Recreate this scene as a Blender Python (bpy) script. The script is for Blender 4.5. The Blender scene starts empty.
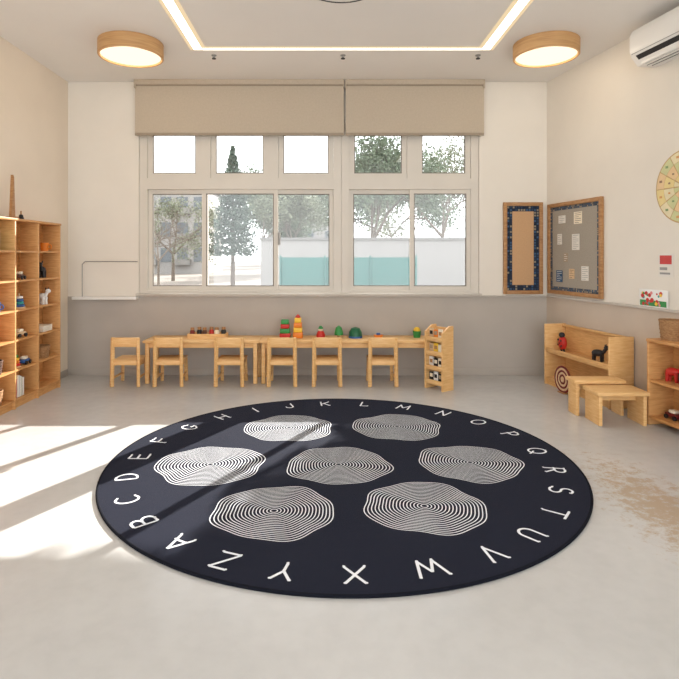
import bpy, bmesh, math, random
from mathutils import Vector, Matrix
random.seed(7)
SC = bpy.context.scene
COL = SC.collection
PI = math.pi
F = 555.0; HZ = 256.0; VX = 325.0; H = 1.3

# ---------------------------------------------------------------- materials
def lin(c):
    def f(v):
        v /= 255.0
        return v/12.92 if v <= 0.04045 else ((v+0.055)/1.055)**2.4
    return (f(c[0]), f(c[1]), f(c[2]), 1.0)

MATS = {}
def mat(name, c, rough=0.6, var=0.06, scale=12.0, bump=0.0, bscale=60.0, stretch=(1,1,1), metal=0.0, c2=None, spec=0.4):
    m = bpy.data.materials.new(name); m.use_nodes = True
    nt = m.node_tree; N = nt.nodes; L = nt.links
    b = N['Principled BSDF']
    b.inputs['Roughness'].default_value = rough
    b.inputs['Metallic'].default_value = metal
    b.inputs['Specular IOR Level'].default_value = spec
    tc = N.new('ShaderNodeTexCoord'); mp = N.new('ShaderNodeMapping')
    mp.inputs['Scale'].default_value = stretch
    L.new(tc.outputs['Object'], mp.inputs['Vector'])
    n = N.new('ShaderNodeTexNoise'); n.inputs['Scale'].default_value = scale; n.inputs['Detail'].default_value = 5
    L.new(mp.outputs['Vector'], n.inputs['Vector'])
    r = N.new('ShaderNodeValToRGB')
    a = lin(c)
    if c2 is None:
        lo = tuple(v*(1-var) for v in a[:3])+(1,); hi = tuple(min(1, v*(1+var)) for v in a[:3])+(1,)
    else:
        lo = lin(c2); hi = a
    r.color_ramp.elements[0].color = lo; r.color_ramp.elements[1].color = hi
    r.color_ramp.elements[0].position = 0.3; r.color_ramp.elements[1].position = 0.7
    L.new(n.outputs['Fac'], r.inputs['Fac']); L.new(r.outputs['Color'], b.inputs['Base Color'])
    if bump > 0:
        n2 = N.new('ShaderNodeTexNoise'); n2.inputs['Scale'].default_value = bscale; n2.inputs['Detail'].default_value = 3
        L.new(mp.outputs['Vector'], n2.inputs['Vector'])
        bp = N.new('ShaderNodeBump'); bp.inputs['Strength'].default_value = bump; bp.inputs['Distance'].default_value = 0.01
        L.new(n2.outputs['Fac'], bp.inputs['Height']); L.new(bp.outputs['Normal'], b.inputs['Normal'])
    MATS[name] = m
    return m
def emit(name, c, s):
    m = bpy.data.materials.new(name); m.use_nodes = True
    nt = m.node_tree; nt.nodes.clear()
    e = nt.nodes.new('ShaderNodeEmission'); e.inputs['Color'].default_value = lin(c); e.inputs['Strength'].default_value = s
    o = nt.nodes.new('ShaderNodeOutputMaterial'); nt.links.new(e.outputs[0], o.inputs[0])
    return m

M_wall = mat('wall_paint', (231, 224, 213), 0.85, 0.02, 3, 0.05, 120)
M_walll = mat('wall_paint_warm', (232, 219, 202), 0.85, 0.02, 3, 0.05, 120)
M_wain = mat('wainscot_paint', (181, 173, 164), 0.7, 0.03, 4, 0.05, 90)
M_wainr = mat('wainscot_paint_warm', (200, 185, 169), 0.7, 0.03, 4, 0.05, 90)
M_ledge = mat('ledge_stone', (202, 195, 186), 0.5, 0.04, 20)
M_ceil = mat('ceiling_paint', (235, 231, 226), 0.9, 0.015, 2)
M_frame = mat('window_aluminium', (216, 209, 198), 0.45, 0.02, 5)
M_gasket = mat('window_gasket', (116, 108, 98), 0.6, 0.02, 5)
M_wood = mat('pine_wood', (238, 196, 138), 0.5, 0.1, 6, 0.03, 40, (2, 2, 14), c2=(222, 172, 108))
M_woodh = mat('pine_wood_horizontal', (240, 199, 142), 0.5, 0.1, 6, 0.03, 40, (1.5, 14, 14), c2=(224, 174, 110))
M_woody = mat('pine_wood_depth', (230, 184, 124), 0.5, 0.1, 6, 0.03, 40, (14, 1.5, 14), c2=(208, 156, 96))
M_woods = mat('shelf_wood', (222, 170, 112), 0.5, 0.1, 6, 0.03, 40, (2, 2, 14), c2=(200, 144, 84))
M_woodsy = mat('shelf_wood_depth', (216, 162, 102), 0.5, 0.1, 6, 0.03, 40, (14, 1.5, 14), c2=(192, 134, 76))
M_woodd = mat('oak_wood', (186, 142, 96), 0.5, 0.1, 6, 0.03, 40, (3, 3, 12), c2=(158, 112, 68))
M_woodp = mat('pale_birch', (228, 200, 162), 0.5, 0.05, 5, 0.02, 40, (3, 3, 12), c2=(212, 178, 136))
M_blind = mat('blind_fabric', (190, 176, 157), 0.9, 0.04, 60, 0.1, 300)
M_blindb = mat('blind_bar', (158, 144, 126), 0.6, 0.03, 20)
M_white = mat('white_plastic', (236, 234, 230), 0.35, 0.01, 5)
M_grey = mat('grey_plastic', (150, 148, 145), 0.5, 0.03, 5)
M_dark = mat('dark_plastic', (38, 36, 38), 0.5, 0.1, 10)
M_navy = mat('rug_navy_pile', (35, 38, 52), 0.95, 0.14, 180, 0.4, 700, spec=0.12)
M_navye = mat('rug_edge', (22, 24, 33), 0.95, 0.1, 80, 0.4, 500, spec=0.1)
M_print = mat('rug_white_yarn', (240, 243, 248), 0.95, 0.02, 150, 0.1, 600, spec=0.1)
M_red = mat('red_paint', (196, 44, 36), 0.4); M_orange = mat('orange_paint', (232, 132, 40), 0.4)
M_yellow = mat('yellow_paint', (240, 196, 60), 0.4); M_green = mat('green_paint', (52, 140, 70), 0.4)
M_blue = mat('blue_paint', (50, 96, 160), 0.4); M_teal = mat('teal_paint', (60, 160, 160), 0.4)
M_cream = mat('cream_paint', (240, 228, 204), 0.5); M_brown = mat('brown_paint', (96, 58, 40), 0.5)
M_pink = mat('pink_paint', (220, 140, 140), 0.5); M_maroon = mat('maroon_paint', (118, 36, 30), 0.5)
M_wicker = mat('wicker', (190, 148, 104), 0.8, 0.3, 60, 0.6, 120, (1, 1, 4), c2=(142, 100, 62))
M_wickerd = mat('dark_wicker', (110, 76, 56), 0.8, 0.3, 60, 0.6, 120, (1, 1, 4), c2=(70, 46, 34))
M_cork = mat('cork_grey', (164, 155, 142), 0.9, 0.08, 80, 0.2, 200)
M_cork2 = mat('cork_orange', (200, 160, 120), 0.9, 0.05, 80, 0.2, 200)
M_border = mat('board_border_dark', (26, 38, 58), 0.8, 0.1, 30)
M_bb1 = mat('border_blue', (58, 88, 120), .8); M_bb2 = mat('border_sand', (146, 134, 114), .8); M_bb3 = mat('border_slate', (42, 60, 84), .8)
M_bg1 = mat('border_grey_blue', (84, 88, 94), .8)
M_bg2 = mat('border_taupe_light', (168, 150, 128), .8)
M_paper = mat('paper', (228, 223, 214), 0.8, 0.02, 10)
M_metal = mat('brushed_metal', (150, 147, 142), 0.35, 0.03, 20, metal=0.7)
M_bark = mat('bark', (104, 94, 84), 0.9, 0.2, 20, 0.4, 50)
M_leaf1 = mat('leaf_green', (100, 113, 92), 0.8, 0.3, 3)
M_leaf2 = mat('leaf_olive', (120, 125, 104), 0.8, 0.3, 3)
M_leaf3 = mat('pine_needles', (76, 90, 78), 0.8, 0.3, 3)
M_leafn = mat('sun_block_needles', (56, 70, 56), 0.8, 0.3, 3)
M_ground = mat('pale_ground', (124, 116, 107), 0.95, 0.15, 1.5)
M_plaster = mat('outside_plaster', (147, 145, 142), 0.9, 0.05, 2)
M_plasterd = mat('outside_concrete', (124, 122, 119), 0.9, 0.05, 2)
M_fence = mat('teal_mesh', (66, 110, 106), 0.7, 0.1, 8, 0.1, 40)
M_bwin = mat('building_glass', (88, 96, 102), 0.3, 0.1, 3)

def floor_mat():
    m = bpy.data.materials.new('floor_microcement'); m.use_nodes = True
    nt = m.node_tree; N = nt.nodes; L = nt.links; b = N['Principled BSDF']
    tc = N.new('ShaderNodeTexCoord')
    n1 = N.new('ShaderNodeTexNoise'); n1.inputs['Scale'].default_value = 0.9; n1.inputs['Detail'].default_value = 6
    n2 = N.new('ShaderNodeTexNoise'); n2.inputs['Scale'].default_value = 14; n2.inputs['Detail'].default_value = 8
    for n in (n1, n2): L.new(tc.outputs['Object'], n.inputs['Vector'])
    r1 = N.new('ShaderNodeValToRGB'); r1.color_ramp.elements[0].position = .35; r1.color_ramp.elements[1].position = .65
    r1.color_ramp.elements[0].color = lin((190, 189, 187)); r1.color_ramp.elements[1].color = lin((204, 203, 201))
    L.new(n1.outputs['Fac'], r1.inputs['Fac'])
    r2 = N.new('ShaderNodeValToRGB'); r2.color_ramp.elements[0].position = .3; r2.color_ramp.elements[1].position = .6
    r2.color_ramp.elements[0].color = (.95, .95, .95, 1); r2.color_ramp.elements[1].color = (1, 1, 1, 1)
    L.new(n2.outputs['Fac'], r2.inputs['Fac'])
    mx = N.new('ShaderNodeMixRGB'); mx.blend_type = 'MULTIPLY'; mx.inputs['Fac'].default_value = 1
    L.new(r1.outputs['Color'], mx.inputs['Color1']); L.new(r2.outputs['Color'], mx.inputs['Color2'])
    # sandy-coloured zone of the floor near the right wall, broken up by fine noise
    sp = N.new('ShaderNodeVectorMath'); sp.operation = 'DISTANCE'
    mp = N.new('ShaderNodeMapping'); mp.inputs['Scale'].default_value = (1.5, 0.5, 1)
    L.new(tc.outputs['Object'], mp.inputs['Vector']); L.new(mp.outputs['Vector'], sp.inputs[0])
    sp.inputs[1].default_value = (1.74*1.5, 2.85*0.5, 0)
    n3 = N.new('ShaderNodeTexNoise'); n3.inputs['Scale'].default_value = 16; n3.inputs['Detail'].default_value = 14; n3.inputs['Roughness'].default_value = .8
    L.new(tc.outputs['Object'], n3.inputs['Vector'])
    ad = N.new('ShaderNodeMath'); ad.operation = 'MULTIPLY_ADD'; ad.inputs[1].default_value = 2.2
    L.new(n3.outputs['Fac'], ad.inputs[0]); L.new(sp.outputs['Value'], ad.inputs[2])
    hf = N.new('ShaderNodeMath'); hf.operation = 'MULTIPLY'; hf.inputs[1].default_value = .5
    L.new(ad.outputs[0], hf.inputs[0])
    r3 = N.new('ShaderNodeValToRGB'); r3.color_ramp.elements[0].position = .60; r3.color_ramp.elements[1].position = .74
    r3.color_ramp.elements[0].color = (.75, .75, .75, 1); r3.color_ramp.elements[1].color = (0, 0, 0, 1)
    L.new(hf.outputs[0], r3.inputs['Fac'])
    mx2 = N.new('ShaderNodeMixRGB'); mx2.inputs['Color2'].default_value = lin((176, 152, 122))
    L.new(r3.outputs['Color'], mx2.inputs['Fac']); L.new(mx.outputs['Color'], mx2.inputs['Color1'])
    L.new(mx2.outputs['Color'], b.inputs['Base Color'])
    b.inputs['Roughness'].default_value = 0.22; b.inputs['Specular IOR Level'].default_value = 0.5
    bp = N.new('ShaderNodeBump'); bp.inputs['Strength'].default_value = .03; bp.inputs['Distance'].default_value = .01
    L.new(n2.outputs['Fac'], bp.inputs['Height']); L.new(bp.outputs['Normal'], b.inputs['Normal'])
    return m
M_floor = floor_mat()
def glass_mat():
    m = bpy.data.materials.new('window_glass'); m.use_nodes = True
    nt = m.node_tree; nt.nodes.clear(); N = nt.nodes; L = nt.links
    t = N.new('ShaderNodeBsdfTransparent'); g = N.new('ShaderNodeBsdfGlossy'); g.inputs['Roughness'].default_value = .02
    x = N.new('ShaderNodeMixShader'); x.inputs[0].default_value = .05
    o = N.new('ShaderNodeOutputMaterial')
    L.new(t.outputs[0], x.inputs[1]); L.new(g.outputs[0], x.inputs[2]); L.new(x.outputs[0], o.inputs[0])
    return m
M_glass = glass_mat()
M_led = emit('led_glow', (255, 248, 236), 4.0)
M_ledw = emit('led_channel_warm', (255, 228, 184), 0.9)
M_diff = emit('lamp_diffuser_glow', (255, 238, 210), 1.4)

# ---------------------------------------------------------------- mesh builder
class MB:
    def __init__(s): s.bm = bmesh.new()
    def _merge(s, t, mi, M=None):
        if M is not None: bmesh.ops.transform(t, matrix=M, verts=t.verts)
        if mi is not None:
            for f in t.faces: f.material_index = mi
        me = bpy.data.meshes.new('tmp'); t.to_mesh(me); t.free()
        s.bm.from_mesh(me); bpy.data.meshes.remove(me); return s
    def box(s, x0, x1, y0, y1, z0, z1, bev=0.0, mi=0, M=None):
        t = bmesh.new(); bmesh.ops.create_cube(t, size=1)
        for v in t.verts:
            v.co = Vector(((x0+x1)/2+v.co.x*abs(x1-x0), (y0+y1)/2+v.co.y*abs(y1-y0), (z0+z1)/2+v.co.z*abs(z1-z0)))
        if bev > 0:
            bmesh.ops.bevel(t, geom=list(t.edges), offset=bev, segments=2, affect='EDGES', profile=.5)
        return s._merge(t, mi, M)
    def bar(s, a, b, w, d, bev=0.0, mi=0):
        a = Vector(a); b = Vector(b); L = (b-a).length
        q = (b-a).to_track_quat('Z', 'Y').to_matrix().to_4x4()
        t = bmesh.new(); bmesh.ops.create_cube(t, size=1)
        for v in t.verts: v.co = Vector((v.co.x*w, v.co.y*d, (v.co.z+.5)*L))
        if bev > 0: bmesh.ops.bevel(t, geom=list(t.edges), offset=bev, segments=2, affect='EDGES', profile=.5)
        return s._merge(t, mi, Matrix.Translation(a) @ q)
    def cyl(s, a, b, r0, r1=None, seg=20, mi=0):
        a = Vector(a); b = Vector(b); r1 = r0 if r1 is None else r1
        L = (b-a).length; q = (b-a).to_track_quat('Z', 'Y').to_matrix().to_4x4()
        t = bmesh.new(); bmesh.ops.create_cone(t, cap_ends=True, segments=seg, radius1=r0, radius2=r1, depth=L)
        bmesh.ops.translate(t, vec=(0, 0, L/2), verts=t.verts)
        return s._merge(t, mi, Matrix.Translation(a) @ q)
    def ell(s, c, rx, ry, rz, mi=0, seg=20, M=None):
        t = bmesh.new(); bmesh.ops.create_uvsphere(t, u_segments=seg, v_segments=max(8, seg//2), radius=1)
        for v in t.verts: v.co = Vector((c[0]+v.co.x*rx, c[1]+v.co.y*ry, c[2]+v.co.z*rz))
        return s._merge(t, mi, M)
    def lathe(s, prof, c=(0, 0, 0), seg=32, mi=0, M=None):
        t = bmesh.new(); rings = []
        for r, z in prof:
            if r < 1e-6: rings.append([t.verts.new((c[0], c[1], c[2]+z))])
            else: rings.append([t.verts.new((c[0]+r*math.cos(2*PI*i/seg), c[1]+r*math.sin(2*PI*i/seg), c[2]+z)) for i in range(seg)])
        for A, B in zip(rings, rings[1:]):
            for i in range(seg):
                j = (i+1) % seg
                if len(A) == 1 and len(B) == 1: continue
                if len(A) == 1: t.faces.new((A[0], B[j], B[i]))
                elif len(B) == 1: t.faces.new((A[i], A[j], B[0]))
                else: t.faces.new((A[i], A[j], B[j], B[i]))
        bmesh.ops.recalc_face_normals(t, faces=t.faces)
        return s._merge(t, mi, M)
    def torus(s, c, R, r, axis='z', seg=28, sub=10, mi=0):
        t = bmesh.new(); V = []
        for i in range(seg):
            a = 2*PI*i/seg; row = []
            for j in range(sub):
                b = 2*PI*j/sub; rr = R+r*math.cos(b); p = (rr*math.cos(a), rr*math.sin(a), r*math.sin(b))
                if axis == 'x': p = (p[2], p[0], p[1])
                elif axis == 'y': p = (p[0], p[2], p[1])
                row.append(t.verts.new(Vector(c)+Vector(p)))
            V.append(row)
        for i in range(seg):
            for j in range(sub):
                t.faces.new((V[i][j], V[(i+1) % seg][j], V[(i+1) % seg][(j+1) % sub], V[i][(j+1) % sub]))
        bmesh.ops.recalc_face_normals(t, faces=t.faces)
        return s._merge(t, mi)
    def prism(s, pts, axis, a0, a1, mi=0):
        t = bmesh.new()
        def P(u, v, a): return {'x': (a, u, v), 'y': (u, a, v), 'z': (u, v, a)}[axis]
        A = [t.verts.new(P(u, v, a0)) for u, v in pts]; B = [t.verts.new(P(u, v, a1)) for u, v in pts]
        t.faces.new(A); t.faces.new(list(reversed(B))); n = len(pts)
        for i in range(n): t.faces.new((A[i], B[i], B[(i+1) % n], A[(i+1) % n]))
        bmesh.ops.recalc_face_normals(t, faces=t.faces)
        return s._merge(t, mi)
    def tube(s, pts, r, seg=8, mi=0):
        for a, b in zip(pts, pts[1:]): s.cyl(a, b, r, r, seg, mi)
        for p in pts[1:-1]: s.ell(p, r, r, r, mi, 8)
        return s
    def build(s, name, mats, parent=None, loc=None, rz=0.0, label=None, cat=None, group=None, kind=None):
        me = bpy.data.meshes.new(name); s.bm.to_mesh(me); s.bm.free()
        for m in (mats if isinstance(mats, (list, tuple)) else [mats]): me.materials.append(m)
        me.shade_smooth(); me.set_sharp_from_angle(angle=0.6)
        o = bpy.data.objects.new(name, me); COL.objects.link(o)
        if parent: o.parent = parent
        if loc: o.location = loc
        if rz: o.rotation_euler = (0, 0, rz)
        if label: o['label'] = label
        if cat: o['category'] = cat
        if group: o['group'] = group
        if kind: o['kind'] = kind
        return o
def thing(name, label, cat, loc=(0, 0, 0), rz=0.0, group=None):
    o = bpy.data.objects.new(name, None); COL.objects.link(o); o.empty_display_size = .1
    o.location = loc; o.rotation_euler = (0, 0, rz); o['label'] = label; o['category'] = cat
    if group: o['group'] = group
    return o
def dup(root, loc, rz=None, label=None, group=None):
    r = root.copy(); COL.objects.link(r); r.location = loc
    if rz is not None: r.rotation_euler = (0, 0, rz)
    if label: r['label'] = label
    if group: r['group'] = group
    for ch in list(root.children):
        c = ch.copy(); COL.objects.link(c); c.parent = r
        for g in list(ch.children):
            d = g.copy(); COL.objects.link(d); d.parent = c
    return r

# ---------------------------------------------------------------- room
YB = 6.063; XL = -2.807; XR = 2.425; ZC = 3.2
TH = math.radians(10.14); cT, sT = math.cos(TH), math.sin(TH)
def RW(lx, t, z=0.0):       # lx < 0 is into the room, t runs along the right wall away from the corner
    return (XR+lx*cT+t*sT, YB+lx*sT-t*cT, z)
def bx(px, Y=YB): return (px-VX)*Y/F
def bz(py, Y=YB): return H-(py-HZ)*Y/F

MB().box(-2.95, 4.0, -1.8, 6.22, -.12, 0).build('floor', M_floor, kind='structure')
MB().box(-2.95, 4.0, -1.8, 6.22, ZC, ZC+.15).build('ceiling', M_ceil, kind='structure')
MB().box(-2.95, XL, -1.8, 6.22, 0, ZC).build('wall_left', M_walll, kind='structure')
WX0, WX1, WZ0, WZ1 = -2.035, 1.685, .87, 2.74
w = MB()
w.box(XL, 2.7, YB, YB+.16, 0, WZ0); w.box(XL, 2.7, YB, YB+.16, WZ1, ZC)
w.box(XL, WX0, YB, YB+.16, WZ0, WZ1); w.box(WX1, 2.7, YB, YB+.16, WZ0, WZ1)
w.build('wall_back', M_wall, kind='structure')
MB().box(0, .14, -7.9, .1, 0, ZC).build('wall_right', M_wall, loc=(XR, YB, 0), rz=TH, kind='structure')
MB().box(XL, XR, YB-.008, YB, 0, .858).build('trim_1', M_wain, kind='structure')
MB().box(-.008, 0, -7.8, 0, 0, .858).build('trim_2', M_wainr, loc=(XR, YB, 0), rz=TH, kind='structure')
MB().box(XL+.75, XR-.02, YB-.035, YB, .858, .870, .003).build('trim_3', M_ledge, kind='structure')
MB().box(-.03, 0, -7.8, -.03, .858, .88, .004).build('trim_4', M_ledge, loc=(XR, YB, 0), rz=TH, kind='structure')
MB().box(XL, XR-.02, YB-.02, YB-.008, 0, .07, .003).build('baseboard_back', M_wain, kind='structure')
MB().box(-.02, -.008, -7.8, -.02, 0, .07, .003).build('baseboard_right', M_wainr, loc=(XR, YB, 0), rz=TH, kind='structure')
MB().box(XL, XL+.012, -1.8, YB-.02, 0, .07, .003).build('baseboard_left', M_wain, kind='structure')
MB().box(WX0-.02, WX1+.02, YB-.05, YB+.05, .8705, .892, .005).build('trim_5', M_ledge, kind='structure')

# windows
def window(idx, x0, x1, ups, los):
    ya, yb = YB+.02, YB+.10
    ztr0, ztr1 = bz(189), bz(178); zb, zt = .892, WZ1-.002
    f = MB(); fw = .085
    f.box(x0, x0+fw, ya, yb, zb, zt); f.box(x1-fw, x1, ya, yb, zb, zt)
    f.box(x0+fw, x1-fw, ya, yb, zb, zb+.03); f.box(x0+fw, x1-fw, ya, yb, zt-.05, zt)
    f.box(x0+fw, x1-fw, ya-.006, yb+.002, ztr0, ztr1)
    root = f.build('window_%d' % idx, M_frame, kind='structure')
    def sash(a, b, c, d, off, q):
        s = MB(); y0 = ya+off; y1 = y0+.026
        s.box(a, a+q, y0, y1, c, d); s.box(b-q, b, y0, y1, c, d)
        s.box(a+q, b-q, y0, y1, c, c+q); s.box(a+q, b-q, y0, y1, d-q, d)
        so = s.build('sash', M_frame, root)
        g = MB(); e = .009; A, B, C_, D_ = a+q, b-q, c+q, d-q; y2 = y0+.004; y3 = y0+.0255
        g.box(A, A+e, y2, y3, C_, D_); g.box(B-e, B, y2, y3, C_, D_); g.box(A+e, B-e, y2, y3, C_, C_+e); g.box(A+e, B-e, y2, y3, D_-e, D_)
        g.build('gasket', M_gasket, so)
        MB().box(A+.002, B-.002, y0+.010, y0+.015, C_+.002, D_-.002).build('pane', M_glass, so)
    edges = [x0+fw]+[bx(m) for m in ups]+[x1-fw]
    for i, (a, b) in enumerate(zip(edges, edges[1:])):
        A = a+(.056 if i > 0 else .001); B = b-(.056 if i < len(edges)-2 else .001)
        sash(A, B, ztr1+.001, zt-.051, .02, .055)
        if i > 0: MB().box(a-.055, a+.055, ya+.004, yb-.004, ztr1, zt-.05).build('mullion', M_frame, root)
    edges = [x0+fw]+[bx(m) for m in los]+[x1-fw]
    for i, (a, b) in enumerate(zip(edges, edges[1:])):
        A = a-(.03 if i > 0 else -.001); B = b+(.03 if i < len(edges)-2 else -.001)
        sash(A, B, zb+.031, ztr0-.001, .010 if i % 2 else .042, .045)
    return root
XM = bx(341.5)
w1 = window(1, WX0+.002, XM-.001, [205, 273], [204, 275])
w2 = window(2, XM+.001, WX1-.002, [412.5], [413])
h = MB(); h.box(bx(279)-.012, bx(279)+.012, YB+.003, YB+.03, 1.42, 1.56, .004)
h.build('handle', M_grey, w1)

# roller blinds
def blind(x0, x1, label):
    r = thing('roller_blind', label, 'blind', ((x0+x1)/2, 5.99, 2.6), 0, 'roller blinds over the windows')
    hw = (x1-x0)/2
    MB().box(-hw, hw, -.002, .002, .03, .555).build('fabric', M_blind, r)
    MB().box(-hw, hw, -.008, .008, .0, .03, .004).build('bottom_bar', M_blindb, r)
    MB().cyl((-hw, .02, .55), (hw, .02, .55), .028, seg=24).build('roller_tube', M_blindb, r)
    b = MB(); b.box(-hw-.005, -hw+.01, -.03, .07, .51, .6, .003); b.box(hw-.01, hw+.005, -.03, .07, .51, .6, .003)
    b.box(-hw, hw, -.028, -.016, .545, .6, .003)
    b.build('bracket', M_blind, r)
    return r
blind(-2.05, .203, 'wider taupe roller blind over the left three-part window')
blind(.222, 1.716, 'narrower taupe roller blind over the right two-part window')

# ---------------------------------------------------------------- ceiling fixtures
led = thing('strip_light', 'long recessed strip light forming a bright rectangle in the ceiling', 'ceiling light', (.16, 5.07, ZC))
for (a, b, c, d) in ((-1.395, -1.25, -4, .035), (1.24, 1.385, -4, .035)):
    MB().box(a, b, c, d, -.008, .004).build('channel_trim', M_ledw, led)
    MB().box(a+.035, b-.035, c+.01, d-.02, -.011, -.004).build('diffuser', M_led, led)
MB().box(-1.25, 1.24, -.035, .035, -.008, .004).build('channel_trim', M_ledw, led)
MB().box(-1.28, 1.27, -.018, .018, -.0115, -.005).build('diffuser', M_led, led)
M_lampwood = mat('lamp_veneer', (208, 166, 116), 0.5, 0.08, 4, 0.02, 30, (1, 1, 20), c2=(184, 138, 88))
def drum(loc, label):
    r = thing('drum_ceiling_lamp', label, 'ceiling lamp', loc, 0, 'round wooden ceiling lamps')
    s = MB(); s.lathe([(.275, 0), (.28, -.005), (.28, -.125), (.275, -.13), (.262, -.13), (.258, -.125), (.258, -.02), (.258, 0)], seg=64)
    s.build('shade', M_lampwood, r)
    MB().lathe([(0, -.118), (.2, -.12), (.257, -.115), (.257, -.10), (0, -.10)], seg=64).build('diffuser', M_diff, r)
    MB().lathe([(0, 0), (.1, 0), (.1, -.03), (0, -.03)], seg=32).build('ceiling_mount', M_white, r)
    return r
drum((-1.73, 4.95, ZC), 'round wooden drum ceiling lamp nearer the left wall')
drum((1.97, 4.95, ZC), 'round wooden drum ceiling lamp nearer the right wall')
r = thing('round_ceiling_light', 'flat round ceiling light with dark rim inside the lit rectangle', 'ceiling light', (.12, 3.87, ZC))
MB().lathe([(.262, 0), (.275, 0), (.275, -.012), (.262, -.014), (.26, -.01)], seg=48).build('rim', M_dark, r)
MB().lathe([(0, -.01), (.26, -.01), (.26, 0), (0, 0)], seg=48).build('diffuser', M_white, r)
for px, w_ in ((214, 'leftmost'), (343, 'middle'), (478, 'rightmost')):
    r = thing('ceiling_sprinkler', w_+' of the three small dark ceiling nozzles beyond the lit strip', 'sprinkler', (bx(px, 5.25), 5.25, ZC), 0, 'small ceiling nozzles')
    MB().lathe([(0, 0), (.025, 0), (.025, -.006), (.01, -.01), (.01, -.03), (0, -.03)], seg=16).build('body', M_grey, r)
    MB().lathe([(0, -.03), (.02, -.03), (.02, -.036), (0, -.036)], seg=16).build('cap', M_dark, r)

# air conditioner
ac = thing('air_conditioner', 'white wall-mounted air conditioner high on the right wall', 'air conditioner', RW(0, 1.54, 2.84), TH)
s = MB(); s.prism([(0, 0), (-.15, 0), (-.21, .07), (-.225, .12), (-.225, .24), (-.2, .285), (0, .285)], 'y', 0, -.85)
s.build('body', M_white, ac)
s = MB(); s.prism([(-.03, -.001), (-.145, -.002), (-.2115, .069), (-.2, .08), (-.03, .02)], 'y', -.05, -.8); s.build('air_outlet', M_dark, ac)
for k in range(3):
    x = -.05-.045*k
    MB().box(x-.012, x+.012, -.79, -.06, -.008, -.003).build('louver', M_white, ac)
MB().bar((-.166, -.79, .012), (-.166, -.06, .012), .004, .022).build('louver', M_white, ac)
MB().box(-.2262, -.2245, -.83, -.02, .085, .089).build('panel_seam', M_grey, ac)

# ---------------------------------------------------------------- wall boards
def border_mesh(x0, x1, z0, z1, y, wd):
    t = bmesh.new()
    def cell_(a, b, c, d):
        t.faces.new([t.verts.new(p) for p in ((a, y, c), (b, y, c), (b, y, d), (a, y, d))])
    u = wd/2
    nx = round((x1-x0)/u); nz = round((z1-z0)/u)
    xs = [x0+(x1-x0)*i/nx for i in range(nx+1)]; zs = [z0+(z1-z0)*i/nz for i in range(nz+1)]
    for i in range(nx):
        for j in range(nz):
            if i < 2 or i >= nx-2 or j < 2 or j >= nz-2: cell_(xs[i], xs[i+1], zs[j], zs[j+1])
    bmesh.ops.remove_doubles(t, verts=t.verts, dist=1e-5)
    inner = list(t.faces)
    for f in t.faces: f.material_index = 0
    bmesh.ops.inset_individual(t, faces=inner, thickness=u*.22)
    for f in inner: f.material_index = random.choice([0, 1, 2, 3])
    m = MB(); m._merge(t, None); return m
def board(loc, rz, wid, hgt, label, inner, cols_, bw, dep=.03):
    r = thing('notice_board', label, 'notice board', loc, rz, 'wooden framed notice boards')
    f = MB(); q = .04
    f.box(0, q, -dep, 0, 0, hgt, .004); f.box(wid-q, wid, -dep, 0, 0, hgt, .004)
    f.box(q, wid-q, -dep, 0, 0, q, .004); f.box(q, wid-q, -dep, 0, hgt-q, hgt, .004)
    f.build('frame', M_woodd, r)
    MB().box(q, wid-q, -.012, 0, q, hgt-q).build('cork_panel', inner, r)
    border_mesh(q, wid-q, q, hgt-q, -.0135, bw).build('border', cols_, r)
board((bx(503.5, 6.04), YB-.001, bz(294)), 0, .43, 1.0, 'small framed board with plain tan centre on back wall', M_cork2, [M_border, M_bb1, M_bb2, M_bb3], .06)
RZ = TH-PI/2
board(RW(-.001, .05, .9), RZ, .88, .955, 'large framed board with grey cork and papers on right wall', M_cork, [M_bg1, M_bb1, M_bg2, M_bb3], .038)
def paper(t, z, w_, h_, m, label, name='paper_note', cat='paper', d=.016, group='papers pinned to the large notice board', ex=None):
    p = MB(); p.box(0, w_, -.0015, 0, 0, h_)
    if ex: ex(p, w_, h_)
    return p.build(name, m, None, RW(-d, t, z), RZ, label, cat, group)
def lines(p, w_, h_):
    n = max(2, int(h_/.02))
    for i in range(n): p.box(w_*.12, w_*(.88 if i % 3 else .6), -.0022, -.0015, h_*(i+.6)/(n+.4), h_*(i+.6)/(n+.4)+.004, 0, 1)
P2 = [M_paper, M_grey]
paper(.24, 1.64, .12, .08, P2, 'wide white paper at the top of the large board', ex=lines)
paper(.50, 1.62, .13, .12, [M_cream, M_brown], 'cream square card near top right of the large board', ex=lines)
paper(.22, 1.42, .08, .11, P2, 'white sheet left of centre on the large board', ex=lines)
paper(.47, 1.36, .12, .16, P2, 'largest white sheet in the middle of the large board', ex=lines)
paper(.33, 1.24, .07, .09, [M_bg2, M_white], 'small tan note left of the large central sheet', ex=lines)
paper(.20, 1.03, .11, .12, [M_bb1, M_white], 'blue picture card at lower left of large board', ex=lines)
paper(.42, 1.07, .09, .10, [M_woodp, M_brown], 'tan card at bottom centre of large board', ex=lines)
paper(.62, 1.06, .11, .14, P2, 'white sheet at lower right of large board', ex=lines)

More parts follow.
